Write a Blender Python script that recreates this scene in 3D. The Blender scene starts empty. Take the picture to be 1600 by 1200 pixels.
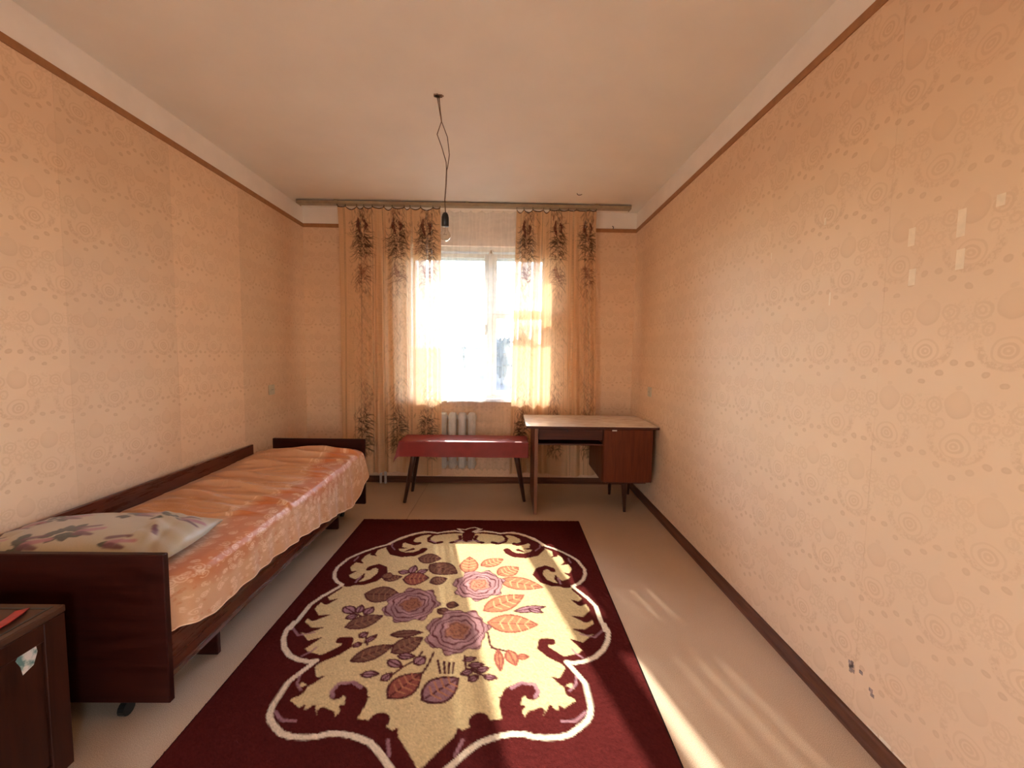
import bpy, bmesh, math, random
import numpy as np
from mathutils import Vector, Matrix

SC = bpy.context.scene
COL = SC.collection
rnd = random.Random(7)

# ------------------------------------------------------------------ camera
CH = 1.324
F_PX = 664.2
PITCH, YAW, ROLL = 0.07366, 0.01286, 0.01415
def cam_axes():
    cy, sy, cp, sp = math.cos(YAW), math.sin(YAW), math.cos(PITCH), math.sin(PITCH)
    f = Vector((sy * cp, cy * cp, -sp)); r = Vector((cy, -sy, 0)); u = r.cross(f)
    c, s = math.cos(ROLL), math.sin(ROLL)
    return f, r * c + u * s, u * c - r * s
cf, cr, cu = cam_axes()
cam_d = bpy.data.cameras.new('camera'); cam = bpy.data.objects.new('camera', cam_d); COL.objects.link(cam)
cam.matrix_world = Matrix(((cr.x, cu.x, -cf.x, 0), (cr.y, cu.y, -cf.y, 0), (cr.z, cu.z, -cf.z, CH), (0, 0, 0, 1)))
cam_d.sensor_fit = 'HORIZONTAL'; cam_d.sensor_width = 36.0; cam_d.lens = F_PX / 1600.0 * 36.0
cam_d.clip_start = 0.02; cam_d.clip_end = 3000
SC.camera = cam

# ------------------------------------------------------------------ world, sun, fill lamps, exposure
W = bpy.data.worlds.new('sky'); SC.world = W; W.use_nodes = True
nt = W.node_tree; nt.nodes.clear()
wo = nt.nodes.new('ShaderNodeOutputWorld'); wb = nt.nodes.new('ShaderNodeBackground')
az, el = math.radians(13.0), math.radians(33.6)      # where the sun stands, shared by sky and sun lamp
sk = nt.nodes.new('ShaderNodeTexSky'); sk.sky_type = 'NISHITA'; sk.sun_disc = False
sk.sun_elevation = el; sk.sun_rotation = -az; sk.air_density = 1.0; sk.dust_density = 0.8; sk.ozone_density = 1.0
wm = nt.nodes.new('ShaderNodeMix'); wm.data_type = 'RGBA'; wm.blend_type = 'MULTIPLY'; wm.inputs[0].default_value = 1.0
wm.inputs[7].default_value = (0.95, 0.975, 1.03, 1)     # camera white balance
nt.links.new(sk.outputs[0], wm.inputs[6]); nt.links.new(wm.outputs[2], wb.inputs[0]); wb.inputs[1].default_value = 1.5
nt.links.new(wb.outputs[0], wo.inputs[0])

sd = bpy.data.lights.new('sun', 'SUN'); so = bpy.data.objects.new('sun', sd); COL.objects.link(so)
sd.energy = 7.0; sd.angle = math.radians(0.8); sd.color = (1.0, 0.94, 0.85)
sdir = Vector((math.sin(az) * math.cos(el), -math.cos(az) * math.cos(el), -math.sin(el)))
so.rotation_euler = sdir.to_track_quat('-Z', 'Y').to_euler(); so.location = (-1, 9, 6)

# added fill lamps, set in two made-up doorways behind the camera
for nm, x_, rz, en in (('hall_light', -2.12, -90, 7.0), ('side_room_light', 1.38, 90, 12.0)):
    fd = bpy.data.lights.new(nm, 'AREA'); fo = bpy.data.objects.new(nm, fd); COL.objects.link(fo)
    fd.shape = 'RECTANGLE'; fd.size = .80; fd.size_y = 2.0; fd.energy = en; fd.color = (0.88, 0.955, 1.0)
    fo.location = (x_, -1.94, 1.02); fo.rotation_euler = (math.radians(90), 0, math.radians(rz))

SC.view_settings.view_transform = 'Standard'; SC.view_settings.look = 'None'
SC.view_settings.gamma = 1.0; SC.view_settings.use_curve_mapping = False
SC.view_settings.exposure = 1.62
SC.cycles.max_bounces = 10; SC.cycles.diffuse_bounces = 5; SC.cycles.adaptive_threshold = 0.03; SC.cycles.glossy_bounces = 3
SC.cycles.transparent_max_bounces = 16; SC.cycles.sample_clamp_indirect = 6.0
SC.cycles.caustics_reflective = False; SC.cycles.caustics_refractive = False

# room dimensions
XL, XR, YF, YN, H, HB = -1.996, 1.254, 4.25, -2.8, 2.70, 2.546
WX0, WX1, WZ0, WZ1 = -1.03, 0.43, 0.87, 2.36     # window opening

# ------------------------------------------------------------------ helpers
def link(o, parent=None):
    COL.objects.link(o)
    if parent is not None:
        o.parent = parent
        o.matrix_parent_inverse = Matrix.Translation(-Vector(parent.location))
    return o
def meshobj(name, verts, faces, mat, parent=None, smooth=False):
    me = bpy.data.meshes.new(name)
    me.from_pydata([tuple(v) for v in verts], [], [tuple(f) for f in faces]); me.validate()
    if mat: me.materials.append(mat)
    if smooth: me.polygons.foreach_set('use_smooth', [True] * len(me.polygons))
    me.update()
    return link(bpy.data.objects.new(name, me), parent)
def bmobj(name, bm, mat, parent=None, smooth=False):
    me = bpy.data.meshes.new(name); bm.normal_update(); bm.to_mesh(me); bm.free()
    if mat: me.materials.append(mat)
    if smooth: me.polygons.foreach_set('use_smooth', [True] * len(me.polygons))
    return link(bpy.data.objects.new(name, me), parent)
def addbox(bm, x0, x1, y0, y1, z0, z1, bevel=0.0, seg=1):
    b = bmesh.new()
    r = bmesh.ops.create_cube(b, size=1.0)
    for v in b.verts:
        v.co = Vector((x0 + (v.co.x + .5) * (x1 - x0), y0 + (v.co.y + .5) * (y1 - y0), z0 + (v.co.z + .5) * (z1 - z0)))
    if bevel: bmesh.ops.bevel(b, geom=b.edges[:], offset=bevel, segments=seg, affect='EDGES', profile=0.5)
    me = bpy.data.meshes.new('t'); b.to_mesh(me); b.free(); bm.from_mesh(me); bpy.data.meshes.remove(me)
def box(name, x0, x1, y0, y1, z0, z1, mat, parent=None, bevel=0.0, seg=1, smooth=False):
    bm = bmesh.new(); addbox(bm, x0, x1, y0, y1, z0, z1, bevel, seg)
    return bmobj(name, bm, mat, parent, smooth)
def tubepts(pts, rad, n=8):
    pts = [Vector(p) for p in pts]; V = []; Fc = []
    rads = rad if isinstance(rad, (list, tuple)) else [rad] * len(pts)
    up = Vector((0.31, 0.77, 0.55))
    for i, p in enumerate(pts):
        t = (pts[min(i + 1, len(pts) - 1)] - pts[max(i - 1, 0)]).normalized()
        a = t.cross(up).normalized(); b = t.cross(a)
        for k in range(n):
            q = 2 * math.pi * k / n; V.append(p + (a * math.cos(q) + b * math.sin(q)) * rads[i])
    for i in range(len(pts) - 1):
        for k in range(n):
            Fc.append((i * n + k, i * n + (k + 1) % n, (i + 1) * n + (k + 1) % n, (i + 1) * n + k))
    Fc.append(tuple(range(n))[::-1]); Fc.append(tuple((len(pts) - 1) * n + k for k in range(n)))
    return V, Fc
def tube(name, pts, rad, mat, parent=None, n=8, smooth=True):
    V, Fc = tubepts(pts, rad, n); return meshobj(name, V, Fc, mat, parent, smooth)
def lathe(name, prof, centre, mat, parent=None, n=20, smooth=True):
    V = []; Fc = []
    for r, z in prof:
        for k in range(n):
            q = 2 * math.pi * k / n
            V.append((centre[0] + r * math.cos(q), centre[1] + r * math.sin(q), centre[2] + z))
    for i in range(len(prof) - 1):
        for k in range(n): Fc.append((i * n + k, i * n + (k + 1) % n, (i + 1) * n + (k + 1) % n, (i + 1) * n + k))
    return meshobj(name, V, Fc, mat, parent, smooth)
def grid(name, P, mat, parent=None, colors=None, smooth=True, closed=False):
    """P: (n, m, 3) numpy array of points"""
    n, m = P.shape[:2]
    me = bpy.data.meshes.new(name)
    idx = np.arange(n * m).reshape(n, m)
    q = np.stack([idx[:-1, :-1], idx[1:, :-1], idx[1:, 1:], idx[:-1, 1:]], -1).reshape(-1, 4)
    me.vertices.add(n * m); me.vertices.foreach_set('co', P.reshape(-1).astype(np.float32))
    me.loops.add(q.size); me.loops.foreach_set('vertex_index', q.reshape(-1).astype(np.int32))
    me.polygons.add(len(q)); me.polygons.foreach_set('loop_start', np.arange(0, q.size, 4, dtype=np.int32))
    me.update(calc_edges=True)
    me.polygons.foreach_set('use_smooth', np.full(len(q), smooth))
    uv = me.uv_layers.new(name='uv')
    gu, gv = np.meshgrid(np.linspace(0, 1, n), np.linspace(0, 1, m), indexing='ij')
    U = np.stack([gu.reshape(-1), gv.reshape(-1)], -1)[q.reshape(-1)]
    uv.data.foreach_set('uv', U.reshape(-1).astype(np.float32))
    if colors is not None:
        at = me.color_attributes.new('dye', 'FLOAT_COLOR', 'POINT')
        c = np.concatenate([colors.reshape(-1, 3), np.ones((n * m, 1))], 1)
        at.data.foreach_set('color', c.reshape(-1).astype(np.float32))
    me.materials.append(mat); me.validate()
    return link(bpy.data.objects.new(name, me), parent)
def empty(name, loc, label=None, cat=None, group=None):
    o = bpy.data.objects.new(name, None); o.location = loc; o.empty_display_size = 0.05; COL.objects.link(o)
    return tag(o, label, cat, group)
def tag(o, label=None, cat=None, group=None, kind=None):
    if label: o['label'] = label
    if cat: o['category'] = cat
    if group: o['group'] = group
    if kind: o['kind'] = kind
    return o
def lin(r, g, b):
    def f(c):
        c /= 255.0
        return c / 12.92 if c <= 0.04045 else ((c + 0.055) / 1.055) ** 2.4
    return (f(r), f(g), f(b))

# ------------------------------------------------------------------ node helpers
class N:
    """one material's node tree with small arithmetic helpers"""
    def __init__(s, name):
        s.m = bpy.data.materials.new(name); s.m.use_nodes = True; s.t = s.m.node_tree; s.t.nodes.clear()
        s.out = s.new('ShaderNodeOutputMaterial')
    def new(s, t, **kw):
        n = s.t.nodes.new(t)
        for k, v in kw.items(): setattr(n, k, v)
        return n
    def put(s, inp, v):
        if hasattr(v, 'is_output') or isinstance(v, bpy.types.NodeSocket): s.t.links.new(v, inp)
        elif isinstance(v, (tuple, list)) and len(v) == 3 and inp.type == 'RGBA': inp.default_value = (*v, 1)
        else: inp.default_value = v
    def math(s, op, a, b=None, c=None, clamp=False):
        n = s.new('ShaderNodeMath', operation=op, use_clamp=clamp)
        s.put(n.inputs[0], a)
        if b is not None: s.put(n.inputs[1], b)
        if c is not None: s.put(n.inputs[2], c)
        return n.outputs[0]
    def add(s, a, b): return s.math('ADD', a, b)
    def sub(s, a, b): return s.math('SUBTRACT', a, b)
    def mul(s, a, b): return s.math('MULTIPLY', a, b)
    def mx(s, a, b): return s.math('MAXIMUM', a, b)
    def step(s, v, lo, hi, o0=0.0, o1=1.0):
        n = s.new('ShaderNodeMapRange', interpolation_type='SMOOTHSTEP'); s.put(n.inputs[0], v)
        n.inputs[1].default_value = lo; n.inputs[2].default_value = hi; n.inputs[3].default_value = o0; n.inputs[4].default_value = o1
        return n.outputs[0]
    def mix(s, f, a, b, blend='MIX'):
        n = s.new('ShaderNodeMix', data_type='RGBA', blend_type=blend)
        s.put(n.inputs[0], f); s.put(n.inputs[6], a); s.put(n.inputs[7], b); return n.outputs[2]
    def noise(s, vec, scale, detail=2, rough=0.5, out=0):
        n = s.new('ShaderNodeTexNoise'); n.inputs['Scale'].default_value = scale; n.inputs['Detail'].default_value = detail
        n.inputs['Roughness'].default_value = rough
        if vec is not None: s.put(n.inputs['Vector'], vec)
        return n.outputs[out]
    def ramp(s, v, stops):
        n = s.new('ShaderNodeValToRGB'); s.put(n.inputs[0], v); el = n.color_ramp.elements
        el[0].position, el[0].color = stops[0][0], (*stops[0][1], 1); el[1].position, el[1].color = stops[-1][0], (*stops[-1][1], 1)
        for p, c in stops[1:-1]: el.new(p).color = (*c, 1)
        return n.outputs[0]
    def pos(s): return s.new('ShaderNodeNewGeometry').outputs['Position']
    def obj(s): return s.new('ShaderNodeTexCoord').outputs['Object']
    def xyz(s, v):
        n = s.new('ShaderNodeSeparateXYZ'); s.put(n.inputs[0], v); return n.outputs
    def vec(s, x, y, z):
        n = s.new('ShaderNodeCombineXYZ'); s.put(n.inputs[0], x); s.put(n.inputs[1], y); s.put(n.inputs[2], z); return n.outputs[0]
    def scale(s, v, sc):
        n = s.new('ShaderNodeMapping'); s.put(n.inputs[0], v); n.inputs['Scale'].default_value = sc; return n.outputs[0]
    def bump(s, h, strength=0.3, dist=0.01):
        n = s.new('ShaderNodeBump'); n.inputs['Strength'].default_value = strength; n.inputs['Distance'].default_value = dist
        s.put(n.inputs['Height'], h); return n.outputs[0]
    def pbr(s, color, rough=0.6, normal=None, **kw):
        b = s.new('ShaderNodeBsdfPrincipled'); s.put(b.inputs['Base Color'], color); s.put(b.inputs['Roughness'], rough)
        if normal is not None: s.put(b.inputs['Normal'], normal)
        for k, v in kw.items(): s.put(b.inputs[k.replace('_', ' ')], v)
        s.t.links.new(b.outputs[0], s.out.inputs[0]); return s.m

def plain(name, color, rough=0.6, var=0.12, scale=18, bump=0.0, **kw):
    n = N(name); p = n.obj(); f = n.noise(p, scale, 4)
    a = tuple(c * (1 - var) for c in color); b = tuple(min(1, c * (1 + var)) for c in color)
    return n.pbr(n.ramp(f, [(0.3, a), (0.7, b)]), rough, n.bump(f, bump, 0.004) if bump else None, **kw)

def wallpaper(name, axis, u0, z0):
    n = N(name); P = n.xyz(n.pos())
    pn = n.noise(n.pos(), 26, 0, out=1); d = n.xyz(pn)
    u = n.add(n.sub(P[axis], u0), n.mul(n.sub(d[0], .5), .010)); z = n.add(n.sub(P[2], z0), n.mul(n.sub(d[1], .5), .010))
    zz = n.math('DIVIDE', n.add(z, .21), .267); row = n.math('FLOOR', zz)
    dz = n.sub(n.mul(n.sub(zz, row), .267), .21)
    par = n.math('FLOORED_MODULO', row, 2.0)
    uu = n.math('FRACT', n.add(n.math('DIVIDE', n.add(u, n.mul(par, .107)), .214), .5))
    a = n.math('ABSOLUTE', n.mul(n.sub(uu, .5), .214))
    def dist(cx, cz, sx=1.0, sz=1.0):
        dx = n.mul(n.sub(a, cx), 1 / sx); dy = n.mul(n.sub(dz, cz), 1 / sz)
        return n.math('SQRT', n.add(n.mul(dx, dx), n.mul(dy, dy)))
    def ring(dd, r, w): return n.step(n.math('ABSOLUTE', n.sub(dd, r)), w * .4, w, 1, 0)
    ms = []
    es = dist(0, .003, .037, .039)
    shell = n.mul(n.step(es, .92, 1.06, 1, 0), n.add(.35, n.mul(.5, n.math('POWER', n.math('MINIMUM', es, 1.2), 3.0))))
    shell = n.mul(shell, n.step(dz, -.045, .045, 1.0, .45)); ms.append(shell)
    c1 = dist(.066, -.004); ms += [n.mul(ring(c1, .021, .005), .55), n.mul(ring(c1, .009, .004), .5)]
    c2 = dist(.048, -.055); ms.append(n.mul(ring(c2, .014, .005), .5))
    c3 = dist(.092, -.048); ms.append(n.mul(ring(c3, .011, .005), .45))
    ro = dist(0, -.113, 1.12, 1.0)
    ms += [n.mul(ring(ro, .007, .005), .65), n.mul(ring(ro, .018, .005), .7), n.mul(ring(ro, .034, .004), .5)]
    wr_ = dist(0, -.098, 1.2, 1.0)
    ruf = n.noise(n.pos(), 120, 1)
    wreath = n.mul(n.mul(ring(wr_, .058, .013), n.step(dz, -.075, -.10)), n.step(ruf, .42, .58, .25, 1.0)); ms.append(n.mul(wreath, .8))
    busy = n.mul(n.mul(n.step(n.math('ABSOLUTE', n.add(dz, .03)), .045, .065, 1, 0), n.step(a, .034, .046)), n.step(ruf, .5, .62)); ms.append(n.mul(busy, .45))
    ms.append(n.mul(n.step(dist(0, .05, .010, .008), .7, 1.1, 1, 0), .4))
    ms.append(n.mul(n.mul(n.step(n.math('ABSOLUTE', n.add(dz, .040)), .0006, .0022, 1, 0), n.step(a, .035, .045)), .35))
    for cx, cz in ((0, -.203), (.046, -.176), (.086, -.148)):
        dd = dist(cx, cz, .0125, .0095); ms.append(n.mul(n.step(dd, .75, 1.1, 1, 0), n.step(dd, 0, .9, .75, 1.0)))
    m = ms[0]
    for q in ms[1:]: m = n.mx(m, q)
    blot = n.noise(n.pos(), 2.2, 3, .6); fade = blot
    m = n.mul(m, n.step(fade, .25, .65, .55, 1.0))
    tone = n.new('ShaderNodeObjectInfo').outputs['Color']
    base = n.mix(n.step(blot, .35, .7), WP_A, WP_B)
    base = n.mix(1.0, base, tone, 'MULTIPLY')
    col = n.mix(n.mul(m, .52), base, n.mix(1.0, base, (.70, .58, .50), 'MULTIPLY'))
    return n.pbr(col, .62)
WP_A, WP_B = (.76, .505, .320), (.80, .54, .345)

def wood(name, c0, c1, rough=.28, axis='y', coat=.5, scale=1.0, spec=.3):
    n = N(name); p = n.obj()
    sc = {'x': (1.2, 14, 14), 'y': (14, 1.2, 14), 'z': (14, 14, 1.2)}[axis]
    v = n.scale(p, tuple(q * scale for q in sc))
    f = n.noise(v, 3.0, 6, .62); g = n.noise(p, 2.2, 2)
    f2 = n.add(n.mul(f, .75), n.mul(g, .25))
    col = n.ramp(f2, [(.34, c0), (.66, c1)])
    return n.pbr(col, n.step(f, .3, .7, rough * .85, rough * 1.2), n.bump(f, .05, .002), Coat_Weight=coat, Coat_Roughness=.16, Specular_IOR_Level=spec)

def pane_glass():
    n = N('window_glass')
    tr = n.new('ShaderNodeBsdfTransparent'); n.put(tr.inputs[0], (.95, .97, .97))
    gl = n.new('ShaderNodeBsdfGlossy'); n.put(gl.inputs[0], (1, 1, 1)); gl.inputs['Roughness'].default_value = .02
    lw = n.new('ShaderNodeLayerWeight'); lw.inputs[0].default_value = .25
    mx = n.new('ShaderNodeMixShader'); n.put(mx.inputs[0], n.mul(lw.outputs['Fresnel'], .7))
    n.t.links.new(tr.outputs[0], mx.inputs[1]); n.t.links.new(gl.outputs[0], mx.inputs[2]); n.t.links.new(mx.outputs[0], n.out.inputs[0])
    return n.m

def sheer(name, openness, trans, dye=None, tint=(1, 1, 1), weave=(260, 260), slub=0.25, gap_var=0.6, stripes=0):
    """thin woven cloth: threads reflect and transmit, gaps between threads are open"""
    n = N(name)
    uv = n.new('ShaderNodeTexCoord').outputs['UV']
    if dye: c = n.new('ShaderNodeVertexColor', layer_name=dye).outputs[0]
    else: c = n.mix(0.0, tint, tint)
    h = n.noise(n.scale(uv, (6, weave[1], 1)), 1.0, 3, .6); v = n.noise(n.scale(uv, (weave[0], 9, 1)), 1.0, 3, .6)
    th = n.mul(n.add(h, v), .5)
    c = n.mix(n.step(th, .35, .65, slub, 0.0), c, n.mix(1.0, c, (.55, .5, .45), 'MULTIPLY'))
    d = n.new('ShaderNodeBsdfDiffuse'); n.put(d.inputs[0], c)
    tl = n.new('ShaderNodeBsdfTranslucent'); n.put(tl.inputs[0], c)
    tp = n.new('ShaderNodeBsdfTransparent')
    m1 = n.new('ShaderNodeMixShader'); m1.inputs[0].default_value = trans
    n.t.links.new(d.outputs[0], m1.inputs[1]); n.t.links.new(tl.outputs[0], m1.inputs[2])
    gap = n.step(th, .36, .64, openness * (1 - gap_var), openness * (1 + gap_var))
    if stripes:
        st = n.noise(n.scale(uv, (stripes, .4, 1)), 1.0, 2, .6); gap = n.mul(gap, n.step(st, .55, .60, .5, 13.0))
    m2 = n.new('ShaderNodeMixShader'); n.put(m2.inputs[0], gap)
    n.t.links.new(m1.outputs[0], m2.inputs[1]); n.t.links.new(tp.outputs[0], m2.inputs[2]); n.t.links.new(m2.outputs[0], n.out.inputs[0])
    return n.m

def dyed(name, rough, bump_scale=400, bump=.3, sheen=0.0, dist=.003, spec=.4):
    n = N(name); c = n.new('ShaderNodeVertexColor', layer_name='dye').outputs[0]
    f = n.noise(n.pos(), bump_scale, 3)
    c = n.mix(n.step(f, .3, .7, .22, 0), c, n.mix(1.0, c, (.45, .42, .40), 'MULTIPLY'))
    return n.pbr(c, rough, n.bump(f, bump, dist), Sheen_Weight=sheen, Specular_IOR_Level=spec)

# ------------------------------------------------------------------ raster for printed and woven patterns
class Ras:
    def __init__(s, n, m, w, h, base):
        s.n, s.m, s.w, s.h = n, m, w, h
        s.a = np.empty((n, m, 3)); s.a[:] = base
        s.x = np.linspace(0, w, n); s.y = np.linspace(0, h, m)
    def win(s, x0, x1, y0, y1):
        i0, i1 = np.searchsorted(s.x, [x0, x1]); j0, j1 = np.searchsorted(s.y, [y0, y1])
        return max(0, i0 - 1), min(s.n, i1 + 1), max(0, j0 - 1), min(s.m, j1 + 1)
    def blend(s, sl, al, col):
        a = s.a[sl[0]:sl[1], sl[2]:sl[3]]
        a += (np.asarray(col) - a) * al[..., None]
    def stroke(s, pts, ws, col, alpha=1.0, soft=0.003):
        pts = np.asarray(pts, float)
        seg = np.hypot(*(pts[1:] - pts[:-1]).T); L = np.concatenate([[0], np.cumsum(seg)]); L /= max(L[-1], 1e-9)
        wv = np.interp(L, np.linspace(0, 1, len(ws)), ws) / 2
        wm = wv.max() + soft
        sl = s.win(pts[:, 0].min() - wm, pts[:, 0].max() + wm, pts[:, 1].min() - wm, pts[:, 1].max() + wm)
        if sl[1] <= sl[0] or sl[3] <= sl[2]: return
        X, Y = np.meshgrid(s.x[sl[0]:sl[1]], s.y[sl[2]:sl[3]], indexing='ij'); best = np.full(X.shape, 1e9)
        for i in range(len(pts) - 1):
            p, q = pts[i], pts[i + 1]; d = q - p; l2 = max((d * d).sum(), 1e-12)
            t = np.clip(((X - p[0]) * d[0] + (Y - p[1]) * d[1]) / l2, 0, 1)
            best = np.minimum(best, np.hypot(X - p[0] - t * d[0], Y - p[1] - t * d[1]) - (wv[i] + t * (wv[i + 1] - wv[i])))
        s.blend(sl, np.clip(.5 - best / soft, 0, 1) * alpha, col)
    def poly(s, pts, col, alpha=1.0):
        pts = np.asarray(pts, float)
        sl = s.win(pts[:, 0].min(), pts[:, 0].max(), pts[:, 1].min(), pts[:, 1].max())
        X, Y = np.meshgrid(s.x[sl[0]:sl[1]], s.y[sl[2]:sl[3]], indexing='ij'); ins = np.zeros(X.shape, bool)
        for i in range(len(pts)):
            (x0, y0), (x1, y1) = pts[i], pts[(i + 1) % len(pts)]
            if y0 == y1: continue
            ins ^= ((y0 > Y) != (y1 > Y)) & (X < (x1 - x0) * (Y - y0) / (y1 - y0) + x0)
        s.blend(sl, ins * alpha, col)
    def leaf(s, x0, y0, x1, y1, w, fill, line, vein=None, lw=.008):
        t = np.linspace(0, 1, 13); d = np.array([x1 - x0, y1 - y0]); nn = np.array([-d[1], d[0]]) / max(np.hypot(*d), 1e-9)
        hw = w / 2 * np.sin(np.pi * t ** .85) ** .9
        c = np.array([x0, y0]) + np.outer(t, d)
        up = c + hw[:, None] * nn; dn = c - hw[:, None] * nn
        s.poly(np.concatenate([up, dn[::-1]]), fill)
        s.stroke(up, [lw], line); s.stroke(dn, [lw], line); s.stroke(c[1:-1], [lw * .8], line)
        if vein is not None:
            for i in (3, 5, 7, 9):
                s.stroke([c[i], c[i + 1] + nn * hw[i] * .75], [lw * .7], vein); s.stroke([c[i], c[i + 1] - nn * hw[i] * .75], [lw * .7], vein)
    def spiral(s, cx, cy, r, turns, col, w, a0=0.0, alpha=1.0, hand=1):
        t = np.linspace(0, 1, int(10 * turns) + 4); a = a0 + hand * t * turns * 2 * np.pi
        s.stroke(np.stack([cx + r * t * np.cos(a), cy + r * t * np.sin(a)], -1), [w], col, alpha)
# ------------------------------------------------------------------ materials
M = {}
M['plaster'] = plain('plaster', (.90, .80, .71), .8, .04, 5, .1)
M['ceiling'] = plain('ceiling_paint', (.86, .78, .69), .75, .03, 3, .08)
M['tape'] = plain('brown_border', (.36, .155, .055), .55, .12, 30)
M['wp_l'] = wallpaper('wallpaper_left', 1, 1.86, 1.449)
M['wp_r'] = wallpaper('wallpaper_right', 1, 1.265, 1.459)
M['wp_f'] = wallpaper('wallpaper_far', 0, -1.87, 1.455)
M['lino'] = None
n = N('linoleum'); p = n.pos()
sp = n.noise(p, 420, 2, .6); bl = n.noise(p, 2.2, 5, .6)
col = n.ramp(sp, [(.34, (.38, .255, .165)), (.5, (.54, .38, .255)), (.66, (.70, .515, .36))])
col = n.mix(n.step(bl, .35, .75, 0, .35), col, n.mix(1.0, col, (.78, .70, .62), 'MULTIPLY'))
M['lino'] = n.pbr(col, .42, n.bump(sp, .12, .001))
M['skirt'] = wood('skirting_wood', (.075, .026, .013), (.165, .062, .032), .5, 'y', .0, spec=.15)
M['skirt_x'] = wood('skirting_wood_far', (.075, .026, .013), (.165, .062, .032), .5, 'x', .0, spec=.15)
M['white'] = plain('window_paint', (.78, .76, .71), .45, .10, 12, .15)
M['sill'] = plain('sill_paint', (.82, .80, .76), .4, .05, 10)
M['glass'] = pane_glass()
M['rad'] = plain('radiator_paint', (.62, .58, .53), .45, .08, 20, .1)
M['rail'] = plain('rail_finish', (.36, .27, .17), .4, .12, 25)
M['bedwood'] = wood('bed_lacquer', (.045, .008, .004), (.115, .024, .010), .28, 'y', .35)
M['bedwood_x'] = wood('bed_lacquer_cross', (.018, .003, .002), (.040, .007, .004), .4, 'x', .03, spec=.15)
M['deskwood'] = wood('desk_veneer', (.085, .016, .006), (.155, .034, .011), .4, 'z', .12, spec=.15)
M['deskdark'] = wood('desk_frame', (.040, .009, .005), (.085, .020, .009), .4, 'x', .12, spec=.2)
M['legwood'] = wood('leg_stain', (.030, .010, .006), (.07, .022, .012), .35, 'z', .3)
M['edge'] = wood('panel_edge', (.13, .050, .028), (.22, .09, .05), .4, 'z', .2)
M['nsw'] = wood('nightstand_veneer', (.022, .006, .0035), (.052, .014, .007), .42, 'z', .03, spec=.15)
M['nst'] = wood('nightstand_top', (.05, .018, .010), (.10, .038, .02), .4, 'y', .15, spec=.25)
M['black'] = plain('black_plastic', (.012, .011, .010), .35, .2, 30)
M['cord'] = plain('old_wire', (.16, .10, .065), .6, .2, 40)
M['oil'] = plain('red_oilcloth', (.235, .020, .016), .36, .12, 14, .1, Specular_IOR_Level=.28)
M['red'] = plain('red_strap', (.40, .020, .020), .4, .2, 40)
M['ivory'] = plain('socket_plastic', (.56, .47, .34), .4, .05, 20)
M['brass'] = plain('aged_brass', (.30, .20, .09), .35, .2, 40, Metallic=.9)
M['paper'] = plain('paper', (.75, .70, .64), .7, .05, 30)
M['wear'] = plain('bare_paper', (.82, .63, .45), .8, .06, 40)
M['hole'] = plain('torn_plaster', (.30, .20, .17), .9, .5, 160, .4)
n = N('bulb_glass')
tr = n.new('ShaderNodeBsdfTransparent'); n.put(tr.inputs[0], (.96, .95, .93)); gl = n.new('ShaderNodeBsdfGlossy'); gl.inputs['Roughness'].default_value = .03
lw = n.new('ShaderNodeLayerWeight'); lw.inputs[0].default_value = .35; mxn = n.new('ShaderNodeMixShader'); n.put(mxn.inputs[0], n.mul(lw.outputs['Facing'], .8))
n.t.links.new(tr.outputs[0], mxn.inputs[1]); n.t.links.new(gl.outputs[0], mxn.inputs[2]); n.t.links.new(mxn.outputs[0], n.out.inputs[0]); M['bulb'] = n.m
n = N('desk_laminate'); p = n.obj()
v = n.noise(n.scale(p, (3, 9, 3)), 2.5, 6, .65)
M['lam'] = n.pbr(n.ramp(v, [(.30, (.50, .42, .34)), (.45, (.76, .67, .58)), (.62, (.86, .79, .71))]), .22, None, Coat_Weight=.3)
n = N('sticker_print'); f = n.noise(n.obj(), 45, 3)
M['sticker'] = n.pbr(n.ramp(f, [(.40, (.10, .20, .18)), (.5, (.45, .48, .42)), (.6, (.70, .62, .56))]), .5)
M['cover'] = dyed('coverlet_satin', .5, 700, .15, .1, .001, .3)
M['pillow'] = dyed('pillow_satin', .48, 500, .12, .2, .001)
M['rug'] = dyed('rug_pile', 1.0, 330, .6, 0, .004, 0.0)
M['rugside'] = plain('rug_binding', (.012, .005, .006), .9, .3, 60)
M['curtain'] = sheer('curtain_weave', .022, .26, 'dye', weave=(170, 260), slub=.25, stripes=26)
M['tulle'] = sheer('tulle_net', .82, .50, None, (.90, .88, .84), weave=(60, 40), slub=.03, gap_var=.10)

# ------------------------------------------------------------------ the room
fl = tag(box('floor', XL - .1, XR + .1, YN - .1, YF + .3, -.12, -.003, M['deskdark']), kind='structure')
for x0, x1 in ((XL, -.7765), (-.7735, XR)):
    box('linoleum_sheet', x0, x1, YN, YF, -.003, 0, M['lino'], fl)
tag(box('ceiling', XL - .1, XR + .1, YN - .1, YF + .35, H, H + .12, M['ceiling']), kind='structure')
DY0, DY1 = -2.35, -1.53          # unseen openings behind the camera, added for the fill lamps
def side_wall(name, x0, x1):
    bm = bmesh.new(); addbox(bm, x0, x1, YN, DY0, -.003, H); addbox(bm, x0, x1, DY1, YF, -.003, H); addbox(bm, x0, x1, DY0, DY1, 2.03, H)
    return tag(bmobj(name, bm, M['plaster']), kind='structure')
wl = side_wall('wall_left', XL - .12, XL - .0015); wrt = side_wall('wall_right', XR + .0015, XR + .12)
def wall_hole(name, x0, x1, y0, y1, hx0, hx1, hz0, hz1):
    bm = bmesh.new()
    addbox(bm, x0, hx0, y0, y1, -.003, H); addbox(bm, hx1, x1, y0, y1, -.003, H)
    addbox(bm, hx0, hx1, y0, y1, -.003, hz0); addbox(bm, hx0, hx1, y0, y1, hz1, H)
    return tag(bmobj(name, bm, M['plaster']), kind='structure')
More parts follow.
